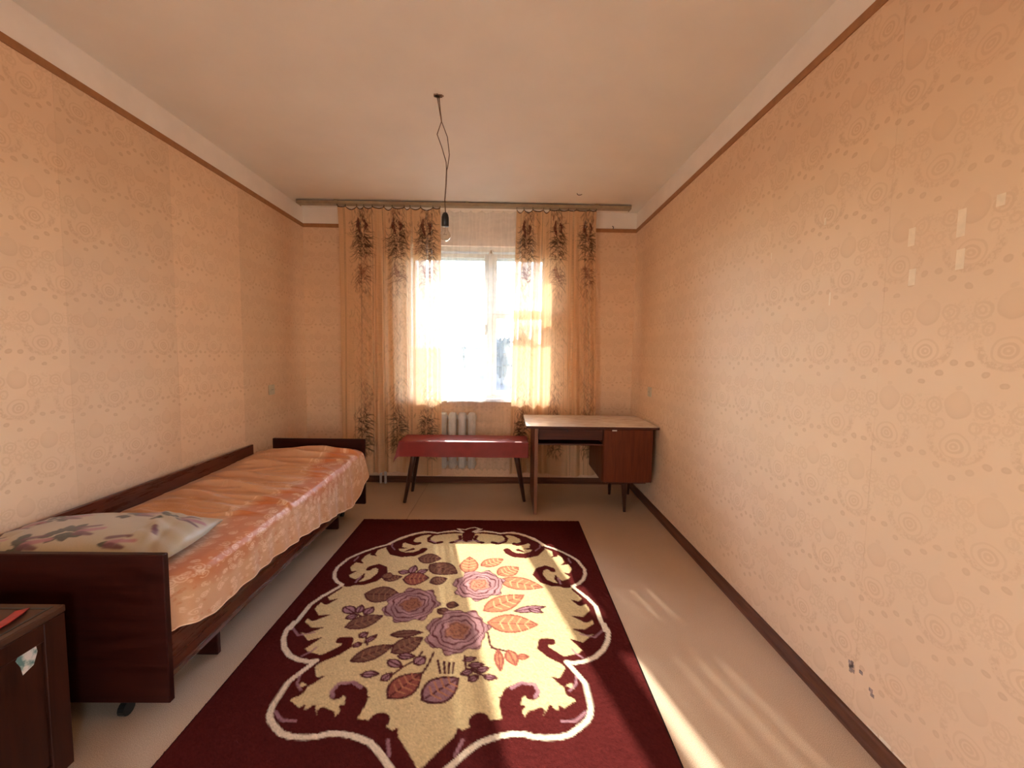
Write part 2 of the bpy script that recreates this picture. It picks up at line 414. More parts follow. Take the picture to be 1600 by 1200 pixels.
wf = wall_hole('wall_far', XL - .12, XR + .12, YF + .0015, YF + .34, WX0, WX1, WZ0, WZ1)
wn = tag(box('wall_near', XL - .12, XR + .12, YN - .12, YN - .0015, -.003, H, M['plaster']), kind='structure')
def strip(x0, x1, y0, y1, z0, z1, mat, par, tone):
    o = box('wallpaper_strip', x0, x1, y0, y1, z0, z1, mat, par); o.color = (tone, tone, tone, 1)
tones = {3: 1.05, 4: .97, 2: .95, 1: 1.0}
for (xa, xb, mm, ww) in ((XL - .0015, XL, M['wp_l'], wl), (XR, XR + .0015, M['wp_r'], wrt)):
    strip(xa, xb, YN, DY0 - .08, 0, HB - .03, mm, ww, 1.0); strip(xa, xb, DY0 - .08, DY1 + .08, 2.11, HB - .03, mm, ww, 1.0)
ys = [DY1 + .08] + [1.968 + .638 * k for k in range(-6, 4) if DY1 + .12 < 1.968 + .638 * k < YF] + [YF]
for i in range(len(ys) - 1):
    tn = {2.606: 1.06, 1.968: .97, 3.244: .96, 1.33: 1.02}.get(round(ys[i], 3), .98 + .04 * rnd.random())
    strip(XL - .0015, XL, ys[i] + .0004, ys[i + 1] - .0004, 0, HB - .03, M['wp_l'], wl, tn)
ys = [DY1 + .08] + [1.42 + .638 * k for k in range(-5, 5) if DY1 + .12 < 1.42 + .638 * k < YF] + [YF]
for i in range(len(ys) - 1):
    strip(XR, XR + .0015, ys[i] + .0004, ys[i + 1] - .0004, 0, HB - .03, M['wp_r'], wrt, .98 + .035 * rnd.random())
for x0, x1, z0, z1 in ((XL, -1.48, 0, HB - .03), (-1.479, WX0, 0, HB - .03), (WX0 + .001, -.40, 0, WZ0), (-.399, WX1 - .001, 0, WZ0), (WX1, .86, 0, HB - .03), (.861, XR, 0, HB - .03)):
    strip(x0, x1, YF, YF + .0015, z0, z1, M['wp_f'], wf, .99 + .02 * rnd.random())
for x0, x1 in ((XL, -1.36), (-1.359, -.72), (-.719, -.08), (-.079, .56), (.561, XR)): strip(x0, x1, YN - .0015, YN, 0, HB - .03, M['wp_f'], wn, 1.0)
for k, a in enumerate(((XL, XL + .005, YN, YF), (XR - .005, XR, YN, YF), (XL + .005, WX0, YF - .005, YF), (WX1, XR - .005, YF - .005, YF))):
    tag(box('trim_%d' % (k + 1), *a, HB - .036, HB, M['tape']), kind='structure')
def skirting(name, pts, axis):
    # moulded profile: tall board with a quarter-round foot
    prof = [(0, 0), (.024, 0), (.024, .012), (.018, .022), (.016, .052), (.011, .060), (0, .060)]
    V = []; m = len(prof)
    (xa, ya), (xb, yb), (nx, ny) = pts
    for (x_, y_) in ((xa, ya), (xb, yb)):
        for d, z in prof: V.append((x_ + nx * d, y_ + ny * d, z))
    Fc = [(i, (i + 1) % m, m + (i + 1) % m, m + i) for i in range(m)] + [tuple(range(m)), tuple(range(2 * m - 1, m - 1, -1))]
    return tag(meshobj(name, V, Fc, M['skirt'] if axis == 'y' else M['skirt_x']), kind='structure')
skirting('baseboard_right', ((XR, DY1 + .08), (XR, YF), (-1, 0)), 'y')
skirting('baseboard_left', ((XL, DY1 + .08), (XL, YF), (1, 0)), 'y')
skirting('baseboard_far', ((XL + .024, YF), (XR - .024, YF), (0, -1)), 'x')
skirting('baseboard_near', ((XL + .024, YN), (XR - .024, YN), (0, 1)), 'x')
# wear on the right wall
for y, z, w, h in ((1.337, 1.70, .022, .055), (1.325, 1.575, .022, .05), (1.192, 1.70, .022, .075), (1.187, 1.60, .022, .055), (1.712, 1.86, .010, .028), (1.66, 1.55, .008, .05), (1.10, 1.73, .02, .03), (2.05, 1.80, .006, .03)):
    box('bare_patch', XR - .0008, XR, y - w / 2, y + w / 2, z - h / 2, z + h / 2, M['wear'], wrt)
bm = bmesh.new()
for k in range(9):
    y = 1.437 + rnd.uniform(-.012, .012); z = .218 + rnd.uniform(-.022, .022)
    addbox(bm, XR - .0012, XR, y - .005, y + .005, z - .006, z + .006)
for y, z in ((1.395, .225), (1.352, .195), (1.345, .182)): addbox(bm, XR - .001, XR, y - .007, y + .007, z - .006, z + .006)
bmobj('gouge', bm, M['hole'], wrt)
for k in range(3):
    y = 1.345 - k * .05
    box('bare_patch', XR - .0008, XR, y - .03, y + .012, .062, .068 + .006 * (k % 2), M['wear'], wrt)

# ------------------------------------------------------------------ windows
def sash(par, y0, y1, x0, x1, z0, z1, bar, name='sash'):
    bm = bmesh.new()
    addbox(bm, x0, x0 + bar, y0, y1, z0, z1, .004); addbox(bm, x1 - bar, x1, y0, y1, z0, z1, .004)
    addbox(bm, x0 + bar, x1 - bar, y0, y1, z0, z0 + bar, .004); addbox(bm, x0 + bar, x1 - bar, y0, y1, z1 - bar, z1, .004)
    o = bmobj(name, bm, M['white'], par); ym = (y0 + y1) / 2
    box('pane', x0 + bar - .004, x1 - bar + .004, ym - .0015, ym + .0015, z0 + bar - .004, z1 - bar + .004, M['glass'], o)
    return o
w1 = tag(empty('window_1', (-.3, YF + .15, WZ0)), kind='structure')
bm = bmesh.new()
for y0, y1 in ((4.29, 4.50),):
    addbox(bm, WX0, WX0 + .03, y0, y1, WZ0, WZ1); addbox(bm, WX1 - .03, WX1, y0, y1, WZ0, WZ1)
    addbox(bm, WX0 + .03, WX1 - .03, y0, y1, WZ0, WZ0 + .012); addbox(bm, WX0 + .03, WX1 - .03, y0, y1, WZ1 - .045, WZ1)
bmobj('frame', bm, M['white'], w1)
box('mullion', -.195, -.151, 4.30, 4.49, WZ0 + .012, WZ1 - .045, M['white'], w1, .004)
for y in (4.315, 4.455):
    sash(w1, y, y + .032, -1.0, -.195, .882, 2.300, .040)
    sash(w1, y, y + .032, -.151, .40, .882, 1.708, .040)
    sash(w1, y, y + .032, -.151, .40, 1.708, 2.300, .040, 'vent_sash')
box('latch', -.176, -.164, 4.288, 4.30, 2.30, 2.33, M['brass'], w1, .002)
box('window_handle', -.222, -.208, 4.295, 4.315, 1.50, 1.60, M['brass'], w1, .003)
box('sill', WX0 - .07, WX1 + .07, 4.140, 4.29, .838, .868, M['sill'], w1, .006, 2)
for k, (xw, sx) in enumerate(((XL, 1), (XR, -1))):  # unseen doors, added to frame the fill lamp openings
    d1 = tag(empty('door_%d' % (k + 1), (xw, DY0, 0)), kind='structure')
    def bxs(bm, a, b_, *r): addbox(bm, *sorted((xw + sx * a, xw + sx * b_)), *r)
    bm = bmesh.new(); bxs(bm, .052, .087, DY0 - .83, DY0 - .01, .01, 2.03); lf = bmobj('door_leaf', bm, M['white'], d1)
    bm = bmesh.new(); bxs(bm, 0, .05, DY0 - .08, DY0, 0, 2.11); bxs(bm, 0, .05, DY1, DY1 + .08, 0, 2.11); bxs(bm, 0, .05, DY0, DY1, 2.033, 2.11)
    bmobj('door_frame', bm, M['white'], d1)
    tube('door_handle', [(xw + sx * .087, DY0 - .76, 1.02), (xw + sx * .135, DY0 - .76, 1.02), (xw + sx * .135, DY0 - .65, 1.02)], .009, M['brass'], lf)

# ------------------------------------------------------------------ outside
n = N('dry_field'); f = n.noise(n.pos(), .15, 6, .6)
mf = n.pbr(n.ramp(f, [(.35, (.022, .024, .030)), (.65, (.040, .041, .048))]), 1.0, None, Specular_IOR_Level=0.0)
tag(box('ground_outside', -400, 400, 8, 900, -3.4, -3.2, mf), kind='structure')
n = N('far_hill'); f = n.noise(n.pos(), .05, 6, .6)
mh = n.pbr(n.ramp(f, [(.35, (.030, .034, .044)), (.65, (.045, .050, .062))]), 1.0, None, Specular_IOR_Level=0.0)
xs = np.linspace(-300, 300, 90); hp = np.zeros((90, 5, 3))
for i, xx in enumerate(xs):
    top = 3.5 + 1.8 * math.sin(xx * .013 + .6) + 1.0 * math.sin(xx * .05) + rnd.uniform(-.35, .35)
    for j, (yy, q) in enumerate(((150, 0), (175, .55), (205, 1), (240, .6), (280, 0))): hp[i, j] = (xx, yy, -3.3 + q * (top + 3.3))
tag(grid('distant_hill', hp, mh), 'low hazy wooded hill far beyond the window', 'hill', kind='structure')
mt = plain('tree_crown', (.035, .037, .036), 1.0, .4, 2.0, Specular_IOR_Level=0.0); mb = plain('tree_bark', (.06, .05, .045), 1.0, .3, 3, Specular_IOR_Level=0.0)
for k, (tx, ty, th, lb) in enumerate(((-.7, 60, 6.6, 'taller leafy tree outside behind the narrow right pane'), (2.3, 66, 7.2, 'rounded tree outside at the right curtain edge'), (-9.0, 90, 5.2, 'small dark tree outside behind the wide left pane'))):
    tr_ = empty('garden_tree', (tx, ty, -3.2), lb, 'tree', 'trees outside the window')
    tube('trunk', [(tx, ty, -3.2), (tx + .05, ty, -1.5), (tx - .03, ty, -3.2 + th * .7)], [.16, .12, .05], mb, tr_)
    bm = bmesh.new(); bmesh.ops.create_icosphere(bm, subdivisions=4, radius=1.0)
    for v in bm.verts:
        d = 1 + .22 * math.sin(v.co.x * 9 + k) * math.sin(v.co.y * 8) + .2 * math.sin(v.co.z * 11 + 2 * k) + .12 * rnd.uniform(-1, 1)
        v.co = Vector((tx + v.co.x * d * th * .20, ty + v.co.y * d * th * .20, -3.2 + th * .62 + v.co.z * d * th * .38))
    bmobj('crown', bm, mt, tr_)

# ------------------------------------------------------------------ radiator
rd = empty('radiator', (-.72, 4.19, 0), 'pale ribbed cast iron radiator under the window sill', 'radiator')
bm = bmesh.new()
addbox(bm, -.036, .036, -.048, .048, .165, .725, .022, 3)
addbox(bm, -.0475, .0475, -.02, .02, .19, .235, .008, 1); addbox(bm, -.0475, .0475, -.02, .02, .655, .70, .008, 1)
o0 = bmobj('section', bm, M['rad'], rd, True); o0.location = (-1.10, 4.192, 0)
for k in range(1, 9):
    c = o0.copy(); COL.objects.link(c); c.location = (-1.10 + .095 * k, 4.192, 0); c.parent = rd; c.matrix_parent_inverse = o0.matrix_parent_inverse.copy()
tube('pipe', [(-1.20, 4.195, .0), (-1.20, 4.195, .18), (-1.185, 4.195, .21), (-1.14, 4.195, .212)], .012, M['rad'], rd)
tube('pipe', [(-1.25, 4.2, .0), (-1.25, 4.2, .62), (-1.235, 4.2, .675), (-1.14, 4.195, .678)], .012, M['rad'], rd)

# ------------------------------------------------------------------ curtain rail, curtains, tulle
cr_ = empty('curtain_rail', (-.4, 4.05, 2.66), 'long brown ceiling-mounted curtain rail above the window', 'curtain rail')
bm = bmesh.new(); addbox(bm, -1.94, 1.126, 4.015, 4.045, 2.662, 2.69, .003); addbox(bm, -1.94, 1.126, 4.049, 4.105, 2.668, 2.69, .003)
addbox(bm, -1.94, 1.126, 4.02, 4.10, 2.684, 2.69)
bmobj('rail_body', bm, M['rail'], cr_)
for x_ in (-1.6, -.4, .8): box('ceiling_bracket', x_, x_ + .03, 4.02, 4.10, 2.69, 2.70, M['rail'], cr_)
for x_ in (-1.944, 1.126): box('end_cap', x_, x_ + .004, 4.013, 4.107, 2.66, 2.692, M['rail'], cr_)

TAN = np.array((.78, .50, .285))
DK = [np.array(lin(62, 44, 34)), np.array(lin(92, 40, 38)), np.array(lin(70, 62, 44)), np.array(lin(120, 62, 50))]
def plume(R, cx, y0, y1, wid, op, rg):
    """feathery plant motif printed from y0 (top) to y1"""
    y = y0
    while y < y1:
        k = rg.random(); sway = .02 * math.sin(y * 14 + cx * 9)
        for _ in range(3):
            bx, by = cx + sway + rg.gauss(0, .40) * wid, y + rg.uniform(-.01, .01)
            R.stroke([(bx, by), (bx + rg.uniform(-.012, .012), by + rg.uniform(.008, .03))], [.010, .020, .008], DK[rg.choice((1, 1, 2, 3, 3))], op * .55, .008)
        for _ in range(3):
            x_ = cx + sway + rg.gauss(0, .42) * wid; L = rg.uniform(.025, .06); a = rg.uniform(-.9, .9)
            R.stroke([(x_, y), (x_ + a * L * .5, y + L * .5), (x_ + a * L * 1.2, y + L)], [.004, .011, .002], DK[rg.randrange(4)], op * rg.uniform(.5, 1), .004)
        y += .011
def spikes(R, cx, cy, r, op, rg, col):
    for k in range(26):
        s = -1 if k % 2 else 1; a = rg.uniform(-.5, .75); L = r * rg.uniform(.6, 1.15)
        x0 = cx + s * rg.uniform(.0, .03); y0_ = cy + rg.uniform(-.07, .10)
        dx, dy = math.cos(a) * s, math.sin(a)
        R.stroke([(x0, y0_), (x0 + dx * L * .5, y0_ + dy * L * .5 - .008), (x0 + dx * L, y0_ + dy * L + .012)], [.008, .006, .002], col, op, .004)
def make_curtain(name, xt0, xt1, xb0, xb1, cols, seed, label, hooks, nfold):
    rg = random.Random(seed); n_, m_ = 270, 430; w, h = 1.0, 2.5
    R = Ras(n_, m_, w, h, TAN)
    for c in cols:
        plume(R, c, .0, .44, .105, .55, rg); plume(R, c, .44, .80, .110, .34, rg); plume(R, c, .80, 1.60, .125, .17, rg); plume(R, c, 1.60, 1.85, .11, .30, rg); plume(R, c, 1.85, 2.32, .105, .5, rg)  # print thinned mid-height: washed-out look of backlight painted into the dye
        for yy, rr in ((.20, .10), (.28, .13), (.35, .12)): spikes(R, c, yy, rr, .6, rg, DK[0])
        R.stroke([(c - .035, .10), (c - .045, .16), (c - .02, .22)], [.02, .035, .02], DK[1], .8); R.stroke([(c + .02, .12), (c + .04, .15), (c + .03, .19)], [.02, .03, .02], DK[1], .8)
        spikes(R, c, .58, .09, .5, rg, DK[1]); R.stroke([(c - .03, .52), (c, .60)], [.03, .05], DK[3], .5)
        spikes(R, c, 2.0, .09, .75, rg, DK[0]); spikes(R, c, 2.16, .08, .7, rg, DK[2])
    R.a[:, :2] = DK[0]
    s = np.linspace(0, 1, n_); t = np.linspace(0, 1, m_)
    hk = np.sort(np.array([0] + [(k + rg.uniform(-.28, .28)) / hooks for k in range(1, hooks)] + [1]))
    gap = np.searchsorted(hk, s, side='right').clip(1, hooks) - 1
    fr = (s - hk[gap]) / (hk[gap + 1] - hk[gap]); sag = np.array([rg.uniform(.006, .034) for _ in range(hooks)])[gap]
    zt = 2.650 - sag * np.sin(np.pi * fr) ** .8
    zb = .155 + .012 * np.sin(s * 9 + seed) - .02 * s
    ph = 2 * np.pi * (nfold * s + .22 * np.sin(7 * s + seed) + .12 * np.sin(17 * s))
    S, T = np.meshgrid(s, t, indexing='ij')
    A = .010 + .016 * T ** .6
    PH = ph[:, None] + .5 * np.sin(T * 2.2 + S * 3)
    Y_ = 4.062 + A * (np.sin(PH) + .35 * np.sin(2 * PH + 1.1)) * (.6 + .4 * np.sin(S * 11 + seed))
    Y_ = 4.062 + (Y_ - 4.062) * np.clip(T * 6 + .35, 0, 1) - .028 * np.clip(1 - T * 10, 0, 1)
    X_ = (xt0 + (xt1 - xt0) * S) * (1 - T) + (xb0 + (xb1 - xb0) * S) * T + .010 * np.cos(PH) * T
    Z_ = zt[:, None] * (1 - T) + zb[:, None] * T
    P = np.stack([X_, Y_, Z_], -1)
    o = tag(grid(name, P, M['curtain'], None, R.a), label, 'curtain', 'printed curtains on the rail')
    bm = bmesh.new()
    for q in hk:
        x_ = xt0 + (xt1 - xt0) * q; addbox(bm, x_ - .002, x_ + .002, 4.03, 4.036, 2.648, 2.6612)
    tag(bmobj('curtain_hooks', bm, M['black'], o), kind='stuff')
    return o
make_curtain('patterned_curtain', -1.577, -.632, -1.585, -.625, (.235, .575, .865), 3, 'tan curtain with dark plant bands hanging left of the window, near the bed', 11, 7.5)
make_curtain('patterned_curtain', .072, .812, .030, .880, (.14, .53, .90), 5, 'tan curtain with dark plant bands hanging right of the window, behind the desk', 9, 6.5)
s = np.linspace(0, 1, 300); t = np.linspace(0, 1, 90); S, T = np.meshgrid(s, t, indexing='ij')
PH = 2 * np.pi * (17 * S + .5 * np.sin(6 * S) + .3 * np.sin(19 * S)); X_ = -.98 + 1.36 * S + .006 * np.cos(PH) + .01 * np.sin(T * 3 + S * 8)
Y_ = 4.108 + (.007 + .006 * T) * np.sin(PH) * (.5 + .5 * np.sin(S * 23 + 1))
zt = 2.652 - .022 * np.abs(np.sin(np.pi * 13 * s)) ** .8; zb = .16 + .022 * np.abs(np.sin(np.pi * 24 * s))
tag(grid('tulle_curtain', np.stack([X_, Y_, zt[:, None] * (1 - T) + zb[:, None] * T], -1), M['tulle']), 'sheer white tulle curtain between the two tan curtains', 'curtain')

# ------------------------------------------------------------------ bare bulb on its wires
pl = empty('pendant_bulb', (-.35, 2.408, 1.95), 'clear bare bulb in black socket hanging from the ceiling on wires', 'lamp')
yb = 2.408
wa = [(-.395, 2.70), (-.383, 2.629), (-.372, 2.567), (-.395, 2.501), (-.37, 2.435), (-.346, 2.357), (-.344, 2.317)]
wb_ = [(-.385, 2.70), (-.379, 2.63), (-.3705, 2.567), (-.34, 2.49), (-.328, 2.396), (-.338, 2.333), (-.342, 2.313), (-.346, 2.238), (-.352, 2.15), (-.348, 2.083)]
tube('wire', [(a, yb, z) for a, z in wa] + [(-.348, yb + .004, 2.238), (-.354, yb + .004, 2.15), (-.349, yb + .003, 2.083)], .0026, M['cord'], pl)
tube('wire', [(a, yb + (.004 if i % 2 else 0), z) for i, (a, z) in enumerate(wb_)], .0026, M['cord'], pl)
lathe('socket', [(.002, .073), (.010, .072), (.016, .062), (.020, .045), (.0205, .0), (.018, -.002), (.002, -.002)], (-.350, yb, 2.015), M['black'], pl)
b = lathe('bulb', [(.012, .0), (.013, -.010), (.018, -.022), (.027, -.036), (.030, -.048), (.027, -.062), (.017, -.074), (.0005, -.078)], (-.350, yb, 2.013), M['bulb'], pl, 24)
tube('filament_stem', [(-.350, yb, 2.013), (-.350, yb, 1.985), (-.358, yb, 1.968), (-.350, yb, 1.972), (-.342, yb, 1.968)], .0012, M['cord'], b, 5)
bm = bmesh.new()
for k in range(14): 
    q = rnd.uniform(0, 6.3); r = rnd.uniform(0, .020); x_ = -.385 + r * math.cos(q) * 1.4; y_ = yb + r * math.sin(q); d = rnd.uniform(.004, .009)
    addbox(bm, x_ - d, x_ + d, y_ - d, y_ + d, 2.6965, 2.70)
bmobj('ceiling_hole_patch', bm, plain('rough_hole', (.28, .18, .13), .95, .5, 90), pl)
tag(tube('ceiling_hook', [(.585, 3.763, 2.70), (.588, 3.763, 2.690), (.600, 3.763, 2.684), (.615, 3.763, 2.685), (.628, 3.763, 2.692)], .003, M['cord']), 'tiny bent wire hook in the ceiling near the right curtain', 'hook')
tag(tube('wall_hook', [(1.02, 4.25, 2.545), (1.02, 4.232, 2.545), (1.02, 4.226, 2.556), (1.008, 4.226, 2.566)], .004, M['black']), 'small dark hook on the far wall above the brown border', 'hook')

# ------------------------------------------------------------------ sockets
for xw, sx, y_, z_, lb in ((XL, 1, 3.615, .982, 'small ivory wall socket on the left wall above the bed'), (XR, -1, 3.68, 1.00, 'small ivory wall socket on the right wall above the desk')):
    r = empty('wall_socket', (xw, y_, z_), lb, 'socket', 'wall sockets')
    xa, xb = sorted((xw, xw + sx * .010)); box('plate', xa, xb, y_ - .042, y_ + .042, z_ - .042, z_ + .042, M['ivory'], r, .004, 2)
    xa, xb = sorted((xw + sx * .010, xw + sx * .0125)); box('insert', xa, xb, y_ - .022, y_ + .022, z_ - .022, z_ + .022, M['ivory'], r, .001)
    for d in (-.0095, .0095):
        xa, xb = sorted((xw + sx * .0125, xw + sx * .0131)); box('contact_hole', xa, xb, y_ + d - .003, y_ + d + .003, z_ - .003, z_ + .003, M['black'], r)

# ------------------------------------------------------------------ bed
bed = empty('single_bed', (-1.53, 2.39, 0), 'dark red lacquered single bed along the left wall', 'bed')
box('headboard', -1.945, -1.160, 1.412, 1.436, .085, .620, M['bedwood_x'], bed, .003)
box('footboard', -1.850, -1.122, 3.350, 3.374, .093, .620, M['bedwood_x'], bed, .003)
box('back_panel', -1.962, -1.940, 1.440, 3.250, .24, .592, M['bedwood'], bed, .003)
bm = bmesh.new()
prof = [(-1.200, .150), (-1.180, .150), (-1.171, .185), (-1.172, .235), (-1.182, .30), (-1.200, .315)]
V = [(x_, y_, z_) for y_ in (1.436, 3.350) for x_, z_ in prof]; k = len(prof)
meshobj('side_rail', V, [(i, (i + 1) % k, k + (i + 1) % k, k + i) for i in range(k)] + [tuple(range(k))[::-1], tuple(range(k, 2 * k))], M['bedwood'], bed)
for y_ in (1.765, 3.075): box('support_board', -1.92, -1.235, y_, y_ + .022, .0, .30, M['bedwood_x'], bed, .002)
box('mattress_base', -1.935, -1.225, 1.445, 3.340, .25, .478, plain('ticking', (.10, .06, .045), .9), bed, .03, 2)
for cx, cy in ((-1.358, 1.462), (-1.86, 1.462), (-1.30, 3.325), (-1.80, 3.325)):
    c = box('caster', cx - .018, cx + .018, cy - .012, cy + .012, .052, .26, M['black'], bed, .002)
    V, Fc = tubepts([(cx - .011, cy, .026), (cx + .011, cy, .026)], .026, 14); meshobj('wheel', V, Fc, M['black'], c)

# coverlet
n_, m_ = 300, 380          # across (wall -> hem), along the bed
yv = np.linspace(1.447, 3.338, m_)
WT, WH = .775, .30
sv = np.concatenate([np.linspace(0, WT, 205), WT + np.linspace(0, WH, 96)[1:]])
R = Ras(n_, m_, WT + WH, yv[-1] - yv[0], np.array((.68, .365, .195)))
R.x = sv
rg = random.Random(11)
org, lgt, mid = np.array((.58, .165, .045)), np.array((.92, .62, .40)), np.array((.74, .38, .21))
yy = .03
while yy < 1.88:
    c0 = WT - .10 + .05 * math.sin(yy * 7)
    R.stroke([(c0, yy), (c0 + .03, yy + .05), (c0 + .14, yy + .09)], [.10, .14, .08], org, .7, .06)
    for k in range(11):
        cx = c0 + rg.uniform(-.10, .34); cy = yy + rg.uniform(-.04, .10)
        R.spiral(cx, cy, rg.uniform(.012, .026), rg.uniform(1.5, 2.3), lgt, .0048, rg.uniform(0, 6), .7, rg.choice((-1, 1)))
    R.stroke([(c0 - .06, yy), (c0 - .11, yy + .03), (c0 - .07, yy + .07), (c0, yy + .08)], [.005, .007, .005], lgt, .6)
    yy += .085
for k in range(420):
    cx = WT + rg.uniform(-.02, .30); cy = rg.uniform(0, 1.88); R.spiral(cx, cy, rg.uniform(.006, .014), 1.2, lgt if k % 3 else org, .0045, rg.uniform(0, 6), .55)
for k in range(60):
    cx = rg.uniform(.05, WT - .2); cy = rg.uniform(0, 1.88); R.spiral(cx, cy, rg.uniform(.015, .03), 1.6, lgt, .005, rg.uniform(0, 6), .22)
R.a[-3:, :] = lgt
P = np.zeros((n_, m_, 3)); Sg, Yg = np.meshgrid(sv, yv, indexing='ij')
Xt = -1.936 + Sg
ztop = .502 + .008 * np.sin(Yg * 2.3) + .012 * np.clip((Yg - 2.95) / .35, 0, 1) + .018 * np.clip((Yg - 3.05) / .2, 0, 1) * np.clip((Sg - .3) / .4, 0, 1)
rel = np.clip(Sg / WT, 0, 1)
def crease(y0, sl, c, ln, am, back=.055, front=.008):
    # a fold lying across the bed: long slope towards the window, steep side towards the head end
    d = Yg - y0 - sl * (Sg - c) - .012 * np.sin(Sg * 19 + y0 * 31)
    prof_ = np.where(d > 0, np.exp(-(d / back) ** 2), np.exp(-(d / front) ** 2))
    return am * prof_ * np.exp(-((Sg - c) / ln) ** 2) * np.clip((Sg + .015) / .14, 0, 1)
for k in range(26):
    ztop += crease(rg.uniform(1.95, 3.28), rg.uniform(-.28, .10), rg.uniform(.05, .60), rg.uniform(.10, .26), rg.uniform(.012, .024), rg.uniform(.02, .045), rg.uniform(.005, .009))
for a_ in ((3.14, .04, .30, .36, .020), (3.24, -.02, .45, .32, .026), (2.93, -.16, .26, .26, .018), (2.72, -.20, .20, .24, .016), (2.52, -.22, .22, .24, .018), (2.36, -.25, .14, .26, .016), (2.20, -.28, .30, .24, .014), (2.06, -.3, .18, .22, .014), (3.04, .1, .08, .2, .016), (2.44, -.1, .50, .18, .010), (2.80, -.1, .55, .16, .010)):
    ztop += 2.3 * crease(*a_)
hem = np.interp(yv, [1.44, 1.52, 1.62, 1.88, 2.24, 2.5, 2.78, 3.0, 3.12, 3.22, 3.34], [.335, .318, .296, .31, .292, .262, .225, .188, .172, .25, .335])
q = np.clip((Sg - WT) / WH, 0, 1)
edge_x = -1.936 + WT
rr = .030
ze = np.broadcast_to(ztop[204], ztop.shape)
zh = ze - (ze - hem[None, :]) * q
fold = .012 * np.sin(Yg * 21 + 1.2 * np.sin(Yg * 5)) + .010 * np.sin(Yg * 47 + 2)
fold += .030 * np.exp(-((Yg - 1.53) / .03) ** 2) - .022 * np.exp(-((Yg - 1.49) / .02) ** 2) + .022 * np.exp(-((Yg - 1.66) / .035) ** 2)
xh = edge_x + .014 * np.sin(np.clip(q * 8, 0, 1) * np.pi / 2) + (fold * .55 + .012) * q ** .8 + .045 * np.clip((Yg - 3.10) / .15, 0, 1) * q ** .5
on = Sg <= WT
P[..., 0] = np.where(on, Xt, xh) - .042 * np.clip((1.64 - Yg) / .17, 0, 1) ** 1.5 * rel; P[..., 1] = Yg
drop = .010 * np.clip((Sg - (WT - .05)) / .05, 0, 1) ** 2
P[..., 2] = np.where(on, ztop - drop, zh - .010)
P[..., 2] = np.maximum(P[..., 2], np.where(on, .4835, 0))
tag(grid('bedspread', P, M['cover'], None, R.a), 'crumpled orange satin bedspread with swirl pattern covering the bed', 'bedspread')

# pillow
nu, nv = 150, 110
R = Ras(nu, nv, .80, .60, np.array((.47, .375, .24)))
rg = random.Random(4); pur, ol, pk = np.array(lin(96, 36, 52)), np.array(lin(74, 68, 40)), np.array(lin(168, 106, 110))
def bunch(cx, cy, leaf=True, k=5):
    for _ in range(k * (3 if leaf else 1)):
        a = rg.uniform(0, 6.28); d = rg.uniform(.005, .05)
        R.leaf(cx + d * math.cos(a) - .035, cy + d * math.sin(a), cx + (d + .045) * math.cos(a) - .035, cy + (d + .045) * math.sin(a), .03, ol, ol * .6, None, .006)
    R.stroke([(cx + .02, cy + .01), (cx + .08, cy + .035)], [.04, .065, .03], pk, .9, .012); R.stroke([(cx + .02, cy - .01), (cx + .075, cy - .025)], [.04, .05, .02], pur, .9, .01)
    R.stroke([(cx - .01, cy + .045), (cx + .05, cy + .07)], [.03, .045, .02], pur, .85, .01)
for cx, cy, lf_, k in ((.40, .20, True, 6), (.09, .12, True, 3), (.575, .10, False, 1), (.22, .40, True, 4), (.69, .42, True, 3), (.50, .43, True, 4), (.27, .10, True, 3), (.10, .30, False, 1)): bunch(cx, cy, lf_, k)
for cx, cy in ((.66, .27), (.675, .245)): R.stroke([(cx, cy), (cx + .012, cy - .03)], [.022, .03, .02], pur, .9, .01)
u = np.linspace(-1, 1, nu); v = np.linspace(-1, 1, nv); U, V_ = np.meshgrid(u, v, indexing='ij')
prof = np.clip((1 - np.abs(U) ** 3.2) * (1 - np.abs(V_) ** 2.6), 0, 1) ** .55
px_ = .385 * U * (1 - .07 * V_ ** 2) + .02 * np.abs(V_) ** 6 * np.sign(U); py_ = .235 * V_ * (1 - .10 * U ** 2)
wr_ = .006 * np.sin(U * 9 + V_ * 5) * (1 - prof) + .010 * np.exp(-((U - .62 + .25 * V_) / .05) ** 2) * prof - .008 * np.exp(-((U - .74 + .1 * V_) / .05) ** 2) + .004 * np.sin(V_ * 17 + U * 12) * (np.abs(U) > .55) * prof
c_, s_ = math.cos(math.radians(4)), math.sin(math.radians(4))
def pill(zf):
    X_ = -1.662 + c_ * px_ - s_ * py_; Y_ = 1.690 + s_ * px_ + c_ * py_
    return np.stack([X_, Y_, zf], -1)
zt_ = .531 + .083 * prof + wr_; zb_ = .531 - .020 * prof ** .5
top = pill(zt_); bot = pill(zb_)[::-1]
Pp = np.concatenate([top, bot[1:-1], top[:1]], 0)
Cc = np.concatenate([R.a, R.a[::-1][1:-1], R.a[:1]], 0)
tag(grid('pillow', Pp, M['pillow'], None, Cc), 'cream pillow with purple flowers behind the dark headboard', 'pillow')

